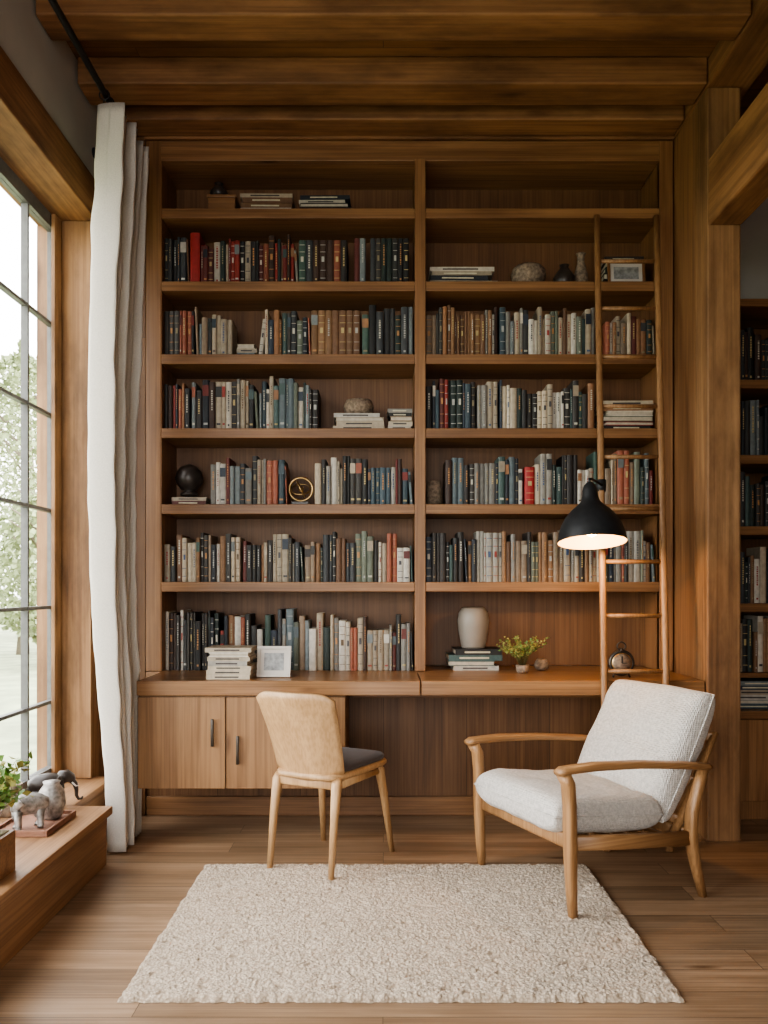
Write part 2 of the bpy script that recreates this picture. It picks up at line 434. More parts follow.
def pick(p):
    t = sum(w for _, w in p); r = R()*t
    for s_, w in p:
        r -= w
        if r <= 0: break
    c = random.choice(s_); q = U(.75, 1.2)
    return tuple(min(.85, x*q) for x in c)
PAGE = (.55, .48, .38)
def book(mb, x, z, w, h, d, yf, col, tilt=0, orn=True):
    M = Matrix.Translation((x, yf, z)) @ Matrix.Rotation(tilt, 4, 'Y')
    r = min(.006, w*.25)
    cs = [(0, d), (0, r), (w*.2, r*.25), (w*.5, 0), (w*.8, r*.25), (w, r), (w, d)]
    n = len(cs)
    vs = [(a, c, 0) for a, c in cs]+[(a, c, h) for a, c in cs]
    fs = [(i, (i+1) % n, (i+1) % n+n, i+n) for i in range(n-1)]
    fs += [(n-1, 0, n, 2*n-1)]
    mb.add(vs, fs, M_book, col, False, M)
    mb.add([(a, c, h-.003) for a, c in cs], [tuple(range(n))], M_book, PAGE, False, M)
    mb.add([(a, c, .001) for a, c in cs], [tuple(range(n))], M_book, col, False, M)
    if not orn: return
    lum = sum(col)/3
    acc = random.choice([(.55, .43, .2), (.6, .57, .48), (.5, .25, .1), (.45, .45, .42), (.3, .25, .15)]) if lum < .25 else random.choice([(.05, .05, .06), (.3, .04, .03), (.06, .1, .2), (.15, .1, .05)])
    def bandq(z0, z1, a0, a1, c):
        yy = r*.25-.0022
        mb.add([(w*a0, yy, z0), (w*a1, yy, z0), (w*a1, yy, z1), (w*a0, yy, z1)], [(0, 1, 2, 3)], M_book, c, False, M)
    st = R()
    if st < .25:
        for q in (.12, .3, .72, .88):
            bandq(h*q, h*q+.003, .1, .9, acc)
        bandq(h*.5, h*.62, .3, .7, acc)
    elif st < .6:
        zz = h*U(.35, .5); e = h*U(.8, .9)
        while zz < e:
            l = U(.004, .012); bandq(zz, min(e, zz+l), .38, .62, acc); zz += l+.004
        if R() < .5: bandq(h*.08, h*.12, .35, .65, acc)
    elif st < .74:
        c2 = pick(pal(D=1, C=1, R=1, B=1))
        bandq(h*.68, h*.9, .03, .97, c2); bandq(h*.1, h*.14, .2, .8, acc)

HS = 1.07
def row(mb, x0, x1, z, hs, p, ws=(.018, .036), yf=4.405, uniform=None):
    x = x0; last = None
    hs = (hs[0]*.96, hs[1]*HS)
    while True:
        w = U(*ws) if R() > .2 else U(ws[0]*.6, ws[0])
        if uniform: w = uniform[0]*U(.95, 1.05)
        if x+w > x1: break
        h = U(*hs) if not uniform else uniform[1]*1.03
        c = pick(p)
        if last and R() < .22: c, h = last
        last = (c, h)
        book(mb, x, z+.0008, w*.97, h, U(.15, .19), yf+(U(0, .022) if not uniform else .004), c)
        x += w
    rem = x1-x
    if rem > .014 and not uniform:
        w = rem*.55; h = U(hs[0], hs[1])*.92
        a = -math.atan2(rem-w, h)
        book(mb, x+(rem-w)*.98, z+.001, w*.9, h, .16, yf+.01, pick(p), a)

bk = MB()
mixed = pal(D=3, B=1.8, C=2.4, R=1.6, G=2, N=.9)
darkp = pal(D=6, B=1, R=.5, G=.5)
pale = pal(C=4, G=2, R=1, D=1, B=.6, N=.6)
redp = pal(R=3, C=3, D=1.5, G=1, N=1)
H = (.20, .27)
# left bay
row(bk, -1.165, -1.03, SH[1], (.21, .25), pal(D=3, N=1))
book(bk, -1.026, SH[1]+.0008, .05, .27, .19, 4.405, (.38, .035, .03))
row(bk, -.97, -.45, SH[1], (.19, .255), pal(R=2.5, C=2.4, D=2, G=2, N=1))
row(bk, -.45, -.16, SH[1], H, darkp, uniform=(.036, .225))
row(bk, -.155, -.07, SH[1], H, pal(B=2, R=1), uniform=(.03, .235))
row(bk, -.07, .158, SH[1], H, pal(D=5, B=1.5), uniform=(.03, .235))
row(bk, -1.165, -.98, SH[2], (.22, .27), darkp)
row(bk, -.98, -.80, SH[2], (.18, .21), pale)
row(bk, -.63, -.385, SH[2], (.19, .24), mixed)
row(bk, -.384, -.115, SH[2], H, pal(N=1), uniform=(.038, .235))
row(bk, -.113, .158, SH[2], (.22, .26), pal(D=6, G=1, B=1), ws=(.028, .04))
row(bk, -1.165, -1.02, SH[3], (.2, .24), pal(D=3, R=2))
row(bk, -1.02, -.66, SH[3], (.2, .25), pal(C=2.2, D=3, G=1, B=1))
row(bk, -.66, -.335, SH[3], (.2, .27), pal(D=2, B=2.5, R=.6, C=1.2, G=1))
row(bk, -.92, -.51, SH[4], (.2, .25), pal(C=2, D=2.4, G=2, B=2, R=.5))
row(bk, -.365, .158, SH[4], (.19, .25), mixed)
row(bk, -1.165, -.75, SH[5], (.19, .27), pal(D=3, N=1, C=1.6, G=1, R=.8))
row(bk, -.75, -.42, SH[5], (.2, .26), pal(C=4, D=1, R=.8, G=1.4, N=.5))
row(bk, -.42, .158, SH[5], (.18, .26), mixed)
row(bk, -1.165, -.87, .76, (.27, .345), pal(D=5, C=.6, B=.8), yf=4.42)
row(bk, -.87, -.63, .76, (.22, .30), pal(D=2, C=2, R=1), ws=(.02, .036))
row(bk, -.63, -.2, .76, (.22, .31), pal(B=3, C=2, D=1.4, G=1.5), ws=(.02, .042))
row(bk, -.2, .158, .76, (.21, .28), pal(C=2, R=1.8, G=1.5, D=1.2, N=1))
# right bay
row(bk, .226, .34, SH[2], (.22, .25), darkp)
row(bk, .34, .62, SH[2], (.22, .26), pal(N=4, D=1, G=1))
row(bk, .62, 1.14, SH[2], (.19, .25), pal(C=2.8, D=1.8, R=.7, G=2, B=.8, N=.6))
row(bk, 1.18, 1.447, SH[2], (.17, .22), redp)
row(bk, .226, .5, SH[3], (.21, .26), pal(D=3, R=.8, B=2))
row(bk, .5, .62, SH[3], (.2, .24), pale)
row(bk, .62, 1.13, SH[3], (.2, .26), pal(D=2.5, C=2.2, B=2.2, G=1.4, R=.6))
row(bk, .33, .75, SH[4], (.19, .27), pal(D=3.4, B=2, C=.8, G=1))
book(bk, .752, SH[4]+.0008, .05, .2, .18, 4.405, (.40, .03, .03))
row(bk, .805, 1.447, SH[4], (.19, .27), pal(B=2.6, D=2.6, C=1.4, G=1.2, R=.5))
row(bk, .226, .45, SH[5], (.2, .26), darkp)
row(bk, .45, 1.0, SH[5], (.2, .27), pal(C=3.4, G=2, N=1, D=1, R=.7, B=.6))
row(bk, 1.0, 1.447, SH[5], (.2, .26), pal(G=2, B=1.6, D=1.6, R=.8, C=1.6, N=.6))
def lean(mb, x, z, w, h, ang, col, yf=4.41):
    book(mb, x, z+.001, w, h, .17, yf, col, ang)
lean(bk, -.665, SH[2], .022, .2, .12, (.55, .50, .42))
def stack(mb, x0, x1, z, n, yf=4.42, t=(.018, .03), p=pale, d=.2):
    for i in range(n):
        th = U(*t); w = (x1-x0)*U(.82, 1); xx = x0+(x1-x0-w)*R(); c = pick(p)
        q = U(-.03, .03)
        M = Matrix.Translation((xx+w/2, yf+d/2+U(0, .01), z+.0005)) @ Matrix.Rotation(q, 4, 'Z')
        mb.box(-w/2, w/2, -d/2, d/2, 0, .004, M_book, c, M)
        mb.box(-w/2, w/2, -d/2, d/2, th-.004, th, M_book, c, M)
        if R() < .7:
            mb.box(-w/2, w/2, -d/2, -d/2+.003, .004, th-.004, M_book, c, M)
            mb.box(-w*.3, w*.25, -d/2-.0006, -d/2, th*.35, th*.65, M_book, (.6, .55, .4) if sum(c) < .8 else (.06, .05, .05), M)
        mb.box(-w/2+.003, w/2-.003, -d/2+.004, d/2-.003, .004, th-.004, M_book, PAGE, M)
        z += th
    return z
stack(bk, -.765, -.485, SH[0], 4, p=pal(R=2, D=1.6, C=1.4, N=1), t=(.02, .032))
stack(bk, -.455, -.175, SH[0], 4, p=pal(D=3, C=1, G=1), t=(.02, .032))
stack(bk, -.785, -.675, SH[2], 3, p=pal(B=2, C=1), d=.16, t=(.02, .026))
zb = stack(bk, -.27, .01, SH[3], 4, p=pal(C=2, G=1, D=1, B=1), t=(.017, .024))
stack(bk, .018, .155, SH[3], 5, p=pal(C=3, D=1, G=1), t=(.018, .026), d=.16)
stack(bk, -1.15, -.93, SH[4], 2, p=pal(C=1, G=1, R=1), t=(.018, .026))
stack(bk, .24, .61, SH[1], 4, p=pal(D=1.4, C=2, R=.5), t=(.02, .026))
stack(bk, 1.17, 1.44, SH[3], 6, p=pal(R=1, C=3, G=1, D=1), t=(.018, .03))
zv = stack(bk, .345, .635, .76, 4, yf=4.42, p=pal(D=2, C=1, G=1, B=1), t=(.024, .032))
bk.obj('shelf_books')
st = MB(); stack(st, -.86, -.635, .76, 7, yf=3.99, p=pal(C=4, G=.5), t=(.018, .026), d=.2); st.obj('book_stack')

# ------------------------------------------------------------------ shelf ornaments
def rot(x, y, z, ax='X', a=math.pi/2): return Matrix.Translation((x, y, z)) @ Matrix.Rotation(a, 4, ax)
b = MB(); b.box(-.935, -.79, 4.42, 4.56, SH[0]+.001, SH[0]+.08, M_case_h); b.box(-.94, -.785, 4.415, 4.565, SH[0]+.08, SH[0]+.095, M_case_h)
b.obj('wooden_box', .003)
b = MB(); b.lathe([(.02, 0), (.045, .02), (.05, .04), (.03, .065), (.018, .08), (.024, .09)], M_darkcer, loc=(-.89, 4.49, SH[0]+.096)); b.obj('small_vase')
b = MB(); b.lathe([(.04, 0), (.075, .015), (.082, .05), (.07, .085), (.06, .088), (.055, .07)], M_stone, loc=(-.135, 4.52, zb+.001), jit=.02); b.obj('carved_bowl')
b = MB(); b.lathe([(.04, 0), (.07, .02), (.092, .06), (.094, .09), (.085, .115), (.07, .128), (.062, .126), (.06, .1)], M_stone, loc=(.79, 4.52, SH[1]+.003), jit=.03)
b.lathe([(.001, 0), (.12, 0), (.125, .002), (.001, .002)], M_darkcer, loc=(.79, 4.52, SH[1]+.0005), n=40); b.obj('carved_pot')
b = MB(); b.lathe([(.03, 0), (.055, .03), (.06, .07), (.04, .1), (.02, .125), (.026, .14)], M_darkcer, loc=(.985, 4.52, SH[1]+.001)); b.obj('dark_jug')
b = MB(); b.lathe([(.03, 0), (.04, .05), (.036, .1), (.02, .16), (.02, .2), (.028, .21)], M_stone, loc=(1.08, 4.54, SH[1]+.001)); b.obj('bottle_vase')
def frame(name, x, y, z, w, h, tilt, mf, mp):
    M = Matrix.Translation((x, y, z)) @ Matrix.Rotation(tilt, 4, 'X')
    b = MB(); t = .014
    b.box(-w/2, w/2, 0, .015, 0, t, mf, M=M); b.box(-w/2, w/2, 0, .015, h-t, h, mf, M=M)
    b.box(-w/2, -w/2+t, 0, .015, t, h-t, mf, M=M); b.box(w/2-t, w/2, 0, .015, t, h-t, mf, M=M)
    b.box(-w/2+t, w/2-t, .006, .012, t, h-t, M_white, M=M); b.box(-w/2+t*2.4, w/2-t*2.4, .0045, .006, t*2.4, h-t*2.4, mp, M=M)
    b.box(-.01, .01, .015, .02, .0, h*.6, mf, M=M)
    return b.obj(name, .001)
frame('picture_frame', 1.30, 4.43, SH[1]+.004, .20, .135, -.12, M_case_v, M_screen)
b = MB(); stack(b, 1.2, 1.42, SH[1], 6, yf=4.5, p=pal(D=2, C=1, R=.5), t=(.028, .034), d=.16); b.obj('book_stack')
frame('desk_calendar', -.54, 4.07, .764, .165, .155, -.3, M_white, M_screen)
b = MB()
b.lathe([(.02, 0), (.04, .004), (.05, .012), (.045, .02), (.02, .03), (.045, .04), (.068, .07), (.076, .10), (.068, .135), (.045, .16), (.015, .174)], M_darkcer, loc=(-1.06, 4.53, SH[4]+.056)); b.obj('dark_globe')
b = MB()
b.box(-.49, -.40, 4.42, 4.48, SH[4]+.001, SH[4]+.018, M_darkcer)
b.torus(.062, .007, M_gold, rot(-.442, 4.45, SH[4]+.087)); b.torus(.045, .005, M_gold, rot(-.442, 4.45, SH[4]+.087, 'Y', 1.1)); b.torus(.05, .004, M_gold, rot(-.442, 4.45, SH[4]+.087, 'X', .7))
b.lathe([(.0, -.015), (.012, -.01), (.016, 0), (.012, .01), (.0, .015)], M_gold, loc=(-.442, 4.45, SH[4]+.087))
b.obj('armillary_ornament')
b = MB(); b.lathe([(.035, 0), (.042, .02), (.042, .1), (.036, .12), (.038, .135), (.034, .135), (.03, .11)], M_stone, loc=(.274, 4.5, SH[4]+.001)); b.obj('ceramic_jar')
b = MB(); b.lathe([(.062, 0), (.066, .01), (.070, .03), (.082, .10), (.086, .15), (.080, .19), (.064, .215), (.052, .222), (.048, .216), (.07, .18), (.074, .1)], M_frost, n=40, loc=(.49, 4.53, zv+.001)); b.obj('frosted_glass_vase')
b = MB(); cx, cy, cz = 1.17, 4.08, .832
b.torus(.055, .010, M_steel, rot(cx, cy, cz)); b.lathe([(0.001, -.012), (.05, -.012), (.05, .012), (.001, .012)], M_gold, M=rot(cx, cy, cz), n=28)
b.lathe([(0.001, .012), (.044, .0125), (.044, .014), (.001, .014)], M_stone, M=rot(cx, cy, cz), n=28)
b.torus(.02, .004, M_steel, rot(cx, cy, cz+.082)); b.lathe([(.012, 0), (.008, .02)], M_steel, loc=(cx, cy, cz+.052), n=12)
b.box(cx-.004, cx+.002, cy-.0165, cy-.0145, cz, cz+.034, M_black); b.box(cx, cx+.025, cy-.0165, cy-.0145, cz-.002, cz+.002, M_black)
for sx in (-1, 1): b.sweep([(cx+sx*.03, cy, cz-.045), (cx+sx*.042, cy, .7615)], .005, M_steel)
b.obj('alarm_clock')

def leaf(mb, p, d, size, mat, wid=.45):
    d = Vector(d).normalized(); s = d.cross(Vector((U(-1, 1), U(-1, 1), U(-1, 1)))).normalized()*size*wid; n = d.cross(s).normalized()*size*.12
    p = Vector(p)
    vs = [p, p+d*size*.35+s+n, p+d*size, p+d*size*.35-s+n, p+d*size*.5]
    mb.add(vs, [(0, 1, 4), (1, 2, 4), (2, 3, 4), (3, 0, 4)], mat, (1, 1, 1), True)
def plant(mb, base, h, spread, nst, nlf, size, mats):
    base = Vector(base)
    for i in range(nst):
        a = U(0, 2*math.pi); q = spread*math.sqrt(R()); hh = h*U(.5, 1)
        tip = base+Vector((math.cos(a)*q, math.sin(a)*q, hh)); mid = base+Vector((math.cos(a)*q*.35, math.sin(a)*q*.35, hh*.6))
        mb.sweep([base+Vector((math.cos(a)*.008, math.sin(a)*.008, 0)), mid, tip], [.0016, .0013, .0008], M_stem, n=5)
        for k in range(nlf):
            t = U(.3, 1); p = mid.lerp(tip, (t-.4)/.6) if t > .4 else base.lerp(mid, t/.4)
            leaf(mb, p, (U(-1, 1), U(-1, 1), U(-.2, 1)), size*U(.6, 1.2), random.choice(mats))
b = MB()
b.lathe([(.026, 0), (.032, .01), (.036, .04), (.033, .042), (.03, .034)], M_stone, loc=(.72, 4.30, .761), n=20)
plant(b, (.72, 4.30, .79), .165, .14, 52, 18, .014, [M_leafy, M_leaf, M_leafy]); b.obj('potted_plant')
b = MB(); b.lathe([(.02, 0), (.036, .012), (.04, .035), (.03, .058), (.02, .064), (.018, .055)], M_stone, loc=(.845, 4.43, .761), n=20, jit=.03); b.obj('small_pot')

# ------------------------------------------------------------------ ladder
b = MB()
def ladpt(t, side):   # t 0 floor .. 1 top
    xb, xt = ((1.015, 1.115), (1.30, 1.425))[side]
    return Vector((xb+(xt-xb)*t, 3.77+(4.335-3.77)*t, .004+(3.14-.004)*t))
for s_ in (0, 1):
    b.sweep([ladpt(i/8, s_) for i in range(9)], (.016, .019), M_door, ex=3)
for k in range(11):
    t = .09+k*.083
    b.sweep([ladpt(t, 0), ladpt(t, 1)], .0105, M_door)
b.obj('library_ladder')

# ------------------------------------------------------------------ lamp
b = MB(); lx, ly, lz = .95, 3.80, 1.405
LM = Matrix.Translation((lx, ly, lz+.14)) @ Matrix.Rotation(math.radians(-10), 4, 'X') @ Matrix.Translation((0, 0, -.14))
out = [(.156, 0), (.154, .012), (.148, .045), (.136, .082), (.116, .118), (.088, .150), (.060, .174), (.043, .192), (.037, .215), (.034, .245), (.026, .268), (.012, .285)]
inn = [(.153, .001), (.150, .014), (.144, .045), (.132, .080), (.112, .114), (.084, .145), (.055, .168), (.01, .170)]
def shell(mb, prof, mat, M):
    n = 48; vs = []; fs = []
    for r, z in prof:
        for k in range(n):
            a = 2*math.pi*k/n; vs.append((r*math.cos(a), r*math.sin(a), z))
    for i in range(len(prof)-1):
        for k in range(n):
            fs.append((i*n+k, i*n+(k+1) % n, (i+1)*n+(k+1) % n, (i+1)*n+k))
    mb.add(vs, fs, mat, (1, 1, 1), True, M)
shell(b, out, M_black, LM); shell(b, inn, M_shadein, LM); shell(b, [(.156, 0), (.153, .001)], M_black, LM)
b.lathe([(.006, .028), (.022, .035), (.034, .055), (.034, .075), (.024, .105), (.016, .135), (.014, .165)], M_bulb, M=LM, n=20)
tL = (1.70-.0)/3.14
pl = ladpt(tL, 0)
top = LM @ Vector((0, 0, .275)); top2 = LM @ Vector((0, 0, .30))
b.sweep([top, top2, top2+Vector((.02, .03, .004)), pl+Vector((-.02, -.03, .01)), pl+Vector((0, -.02, 0))], .006, M_black)
b.lathe([(.02, -.03), (.024, -.028), (.024, .028), (.02, .03)], M_black, loc=tuple(pl), n=16)
b.obj('reading_lamp')
ld = bpy.data.lights.new('reading_lamp_light', 'POINT'); ld.energy = 13; ld.color = (1, .60, .29); ld.shadow_soft_size = .03
lo = bpy.data.objects.new('reading_lamp_light', ld); lo.location = LM @ Vector((0, 0, .005)); scene.collection.objects.link(lo)

# ------------------------------------------------------------------ desk chair
e = empty('desk_chair', (-.235, 3.65, 0), math.radians(-27))
def shell_back(name, parent):
    vs = []; fs = []; nu, nv = 16, 12
    for j in range(nv+1):
        v = j/nv
        for i in range(nu+1):
            u = -1+2*i/nu
            w = .163+.025*v
            x = u*w; yy = -.205-.125*v**1.15+.05*u*u
            z = .40+.375*v - (.03*abs(u)**6 if v > .5 else 0)*(v-.5)*2 + .03*(1-v)*u*u
            vs.append((x, yy, z))
    for j in range(nv):
        for i in range(nu):
            a = j*(nu+1)+i; fs.append((a, a+1, a+nu+2, a+nu+1))
    mb = MB(); mb.add(vs, fs, M_light, smooth=True); return mb.obj(name, parent=parent, solid=.014)
shell_back('backrest', e)
def slab(mb, w0, w1, y0, y1, z0, z1, mat, dome=0, n=20, ex=5):
    ring = []
    m = 40
    for k in range(m):
        a = 2*math.pi*(k+.5)/m; c, s_ = math.cos(a), math.sin(a)
        c = math.copysign(abs(c)**(2/ex), c); s_ = math.copysign(abs(s_)**(2/ex), s_)
        yy = (y0+y1)/2+s_*(y1-y0)/2; t = (s_+1)/2; ring.append((c*(w0+(w1-w0)*t), yy))
    cx, cy = 0, (y0+y1)/2
    levels = [(z0, .97), (z0+(z1-z0)*.25, 1), (z0+(z1-z0)*.7, 1), (z1, .965), (z1+dome*.6, .8), (z1+dome*.9, .5), (z1+dome, .15)]
    vs = []; fs = []
    for z, q in levels:
        for (x, y) in ring: vs.append((cx+(x-cx)*q, cy+(y-cy)*q, z))
    for i in range(len(levels)-1):
        for k in range(m): fs.append((i*m+k, i*m+(k+1) % m, (i+1)*m+(k+1) % m, (i+1)*m+k))
    fs.append(tuple(range(m-1, -1, -1))); fs.append(tuple((len(levels)-1)*m+k for k in range(m)))
    mb.add(vs, fs, mat, (1, 1, 1), True)
b = MB(); slab(b, .165, .195, -.225, .25, .405, .43, M_light); b.obj('seat', parent=e)
b = MB(); slab(b, .155, .185, -.19, .24, .431, .455, M_seat, dome=.014); b.obj('seat_cushion', parent=e)
b = MB()
for sx in (-1, 1):
    b.sweep([(sx*.182, .245, 0), (sx*.165, .205, .25), (sx*.155, .175, .385), (sx*.145, .15, .405)], [.0115, .016, .021, .02], M_light, ex=2.6)
    b.sweep([(sx*.150, -.245, 0), (sx*.148, -.215, .25), (sx*.145, -.19, .385), (sx*.14, -.175, .405)], [.0115, .016, .022, .021], M_light, ex=2.6)
    b.sweep([(sx*.145, -.19, .385), (sx*.155, .18, .385)], (.011, .018), M_light, ex=4)
b.sweep([(-.155, .18, .385), (.155, .18, .385)], (.011, .018), M_light, ex=4)
b.sweep([(-.145, -.19, .385), (.145, -.19, .385)], (.011, .018), M_light, ex=4)
b.obj('legs', parent=e)

# ------------------------------------------------------------------ armchair
e = empty('armchair', (.818, 3.385, 0), math.radians(114.3))
b = MB()
for sx in (-1, 1):
    X = sx*.315
    b.sweep([(X, .292, 0), (X, .300, .12), (X, .305, .28), (X, .308, .42), (X, .315, .50), (X, .335, .535)],
            [(.014, .016), (.018, .02), (.021, .026), (.02, .026), (.02, .03), (.02, .03)], M_armleg, ex=3.2, up=(1, 0, 0))
    b.sweep([(X, -.325, 0), (X, -.29, .12), (X, -.262, .24), (X, -.27, .34), (X, -.305, .44), (X, -.33, .50)],
            [(.014, .016), (.018, .02), (.02, .028), (.019, .026), (.018, .023), (.017, .02)], M_armleg, ex=3.2, up=(1, 0, 0))
    b.sweep([(X, .30, .285), (X, .0, .255), (X, -.27, .235)], (.013, .028), M_arm, ex=4)
b.obj('legs', parent=e)
b = MB()
for sx in (-1, 1):
    X = sx*.320
    b.sweep([(X, .365, .542), (X, .34, .550), (X, .2, .553), (X, .0, .543), (X, -.2, .523), (X, -.33, .507), (X, -.352, .503)],
            [(.022, .010), (.031, .014), (.034, .015), (.033, .014), (.030, .014), (.027, .013), (.02, .010)], M_arm, ex=3)
b.obj('armrests', parent=e)
b = MB()
b.sweep([(-.31, .295, .285), (.31, .295, .285)], (.013, .028), M_armleg, ex=4)
b.sweep([(-.31, -.26, .245), (.31, -.26, .245)], (.013, .024), M_armleg, ex=4)
for k in range(6):
    yy = .22-k*.085
    b.sweep([(-.305, yy, .27-(.3-yy)*.09), (.305, yy, .27-(.3-yy)*.09)], (.018, .005), M_armleg, ex=4)
b.obj('seat_frame', parent=e)
b = MB()
for sx in (-1, 1):
    b.sweep([(sx*.265, -.225, .24), (sx*.265, -.345, .45), (sx*.262, -.445, .62)], [(.012, .018), (.012, .018), (.011, .012)], M_armleg, ex=3.5, up=(1, 0, 0))
for t in (.12, .5, .95):
    p = Vector((0, -.225, .25)).lerp(Vector((0, -.445, .62)), t)
    b.sweep([(-.262, p.y, p.z), (.262, p.y, p.z)], (.007, .018), M_armleg, ex=4)
b.obj('back_frame', parent=e)

def pillow(name, W, L_, T, M, mat, p=7, q=.42, sag=0, seed=0, parent=None, wr=.006):
    n = 44; vs = {}; V = []; F = []
    def P(i, j, s_):
        u = -1+2*i/n; v = -1+2*j/n
        uu = math.sin(u*math.pi/2)*.35+u*.65; vv = math.sin(v*math.pi/2)*.35+v*.65
        edge = (max(0, 1-abs(uu)**p)*max(0, 1-abs(vv)**p))**q
        pin = 1-.03*(uu*uu*vv*vv)
        x = uu*W/2*pin; y = vv*L_/2*pin
        wn = noise.noise(Vector((x*7+seed, y*7, s_*3)))*wr + noise.noise(Vector((x*18+seed, y*18, s_*3)))*wr*.4
        z = s_*(T/2)*edge*(1+.16*(1-uu*uu)*(1-vv*vv)) + wn*edge - sag*(1-uu*uu)*(1-vv*vv)*(1 if s_ > 0 else .3)
        return (x, y, z)
    def idx(i, j, s_):
        if i in (0, n) or j in (0, n): s_ = 0
        k = (i, j, s_)
        if k not in vs:
            vs[k] = len(V); V.append(M @ Vector(P(i, j, s_)))
        return vs[k]
    for s_ in (1, -1):
        for i in range(n):
            for j in range(n):
                F.append((idx(i, j, s_), idx(i+1, j, s_), idx(i+1, j+1, s_), idx(i, j+1, s_)))
    mb = MB(); mb.add(V, F, mat, smooth=True)
    rim = [V[idx(i, 0, 0)] for i in range(0, n)]+[V[idx(n, j, 0)] for j in range(0, n)]+[V[idx(n-i, n, 0)] for i in range(0, n)]+[V[idx(0, n-j, 0)] for j in range(0, n+1)]
    mb.sweep(rim, .004, mat, n=6)
    return mb.obj(name, parent=parent, subsurf=0)
M1 = Matrix.Translation((0, .095, .352)) @ Matrix.Rotation(math.radians(5), 4, 'X')
pillow('seat_cushion', .585, .52, .145, M1, M_linen, p=9, q=.36, sag=.006, seed=3, parent=e, wr=.009)
M2 = Matrix.Translation((0, -.292, .535)) @ Matrix.Rotation(math.radians(119), 4, 'X')
pillow('back_cushion', .57, .56, .155, M2, M_linen, p=7, q=.42, seed=9, parent=e, wr=.014)

# ------------------------------------------------------------------ rug
def build_rug():
    x0, x1, y0, y1 = -.765, .875, 2.40, 3.56
    nx, ny = 400, 290; V = []; F = []
    for j in range(ny+1):
        for i in range(nx+1):
            u, v = i/nx, j/ny
            x = x0+(x1-x0)*u; y = y0+(y1-y0)*v
            de = min(u*(x1-x0), (1-u)*(x1-x0), v*(y1-y0), (1-v)*(y1-y0))
            f = noise.noise(Vector((x*75, y*75, 0)))*.5+noise.noise(Vector((x*135, y*135, 5)))*.5
            g = noise.noise(Vector((x*14, y*14, 2)))
            hh = .020+.0075*f+.002*g-.007*min(1, max(0, noise.noise(Vector((x*18, y*42, 9)))-.28)/.2)
            hh *= min(1, .35+de/.012*.65) if de < .012 else 1
            hh = max(hh, .003)
            if de < 1e-6: hh = .001
            e_ = .009 if de < .03 else .002
            V.append((x+noise.noise(Vector((x*40, y*40, 11)))*e_, y+noise.noise(Vector((x*40, y*40, 21)))*e_, hh))
    for j in range(ny):
        for i in range(nx):
            a = j*(nx+1)+i; F.append((a, a+1, a+nx+2, a+nx+1))
    mb = MB(); mb.add(V, F, M_rug, smooth=True); mb.obj('area_rug')
build_rug()

# ------------------------------------------------------------------ curtain
def build_curtain():
    V = []; F = []; nf = 10; nu = nf*18; nz = 80
    for j in range(nz+1):
        t = j/nz
        for i in range(nu+1):
            u = i/nu
            ph = u*nf*2*math.pi+.8*math.sin(3*t+u*9)*min(1, t*2)
            amp = (.055+.022*math.sin(u*17+2))*(1-.15*t)+.014*noise.noise(Vector((u*6, t*4, 3)))
            x = -1.203-.05*math.sin(math.pi*min(1, t*1.05))-.01*t+amp*math.sin(ph)+.02*noise.noise(Vector((u*3, t*3, 0)))*t+.009*noise.noise(Vector((u*16, t*22, 7)))
            y = 3.63+.10*t*t+(.52-.19*t*t)*u+.012*math.cos(ph)
            z = 3.33-(3.33-.012)*t
            if y > 3.90 and z < .8: x = min(x, -1.18)
            V.append((x, y, z))
    for j in range(nz):
        for i in range(nu):
            a = j*(nu+1)+i; F.append((a, a+1, a+nu+2, a+nu+1))
    mb = MB(); mb.add(V, F, M_curtain, smooth=True)
    return mb.obj('curtain', solid=.003)
build_curtain()
b = MB()
b.sweep([(-1.225, 0.2, 3.375), (-1.225, 4.17, 3.375)], .014, M_black)
for yy in (.3, 2.2, 4.15):
    b.sweep([(-1.449, yy, 3.375), (-1.225, yy, 3.375)], .008, M_black)
    b.lathe([(.025, 0), (.025, .008)], M_black, M=rot(-1.449, yy, 3.375, 'Y', math.pi/2), n=16)
for k in range(9):
    b.torus(.022, .003, M_black, rot(-1.225, 3.645+k*.058, 3.366), n=18, k=6)
b.obj('curtain_rod')

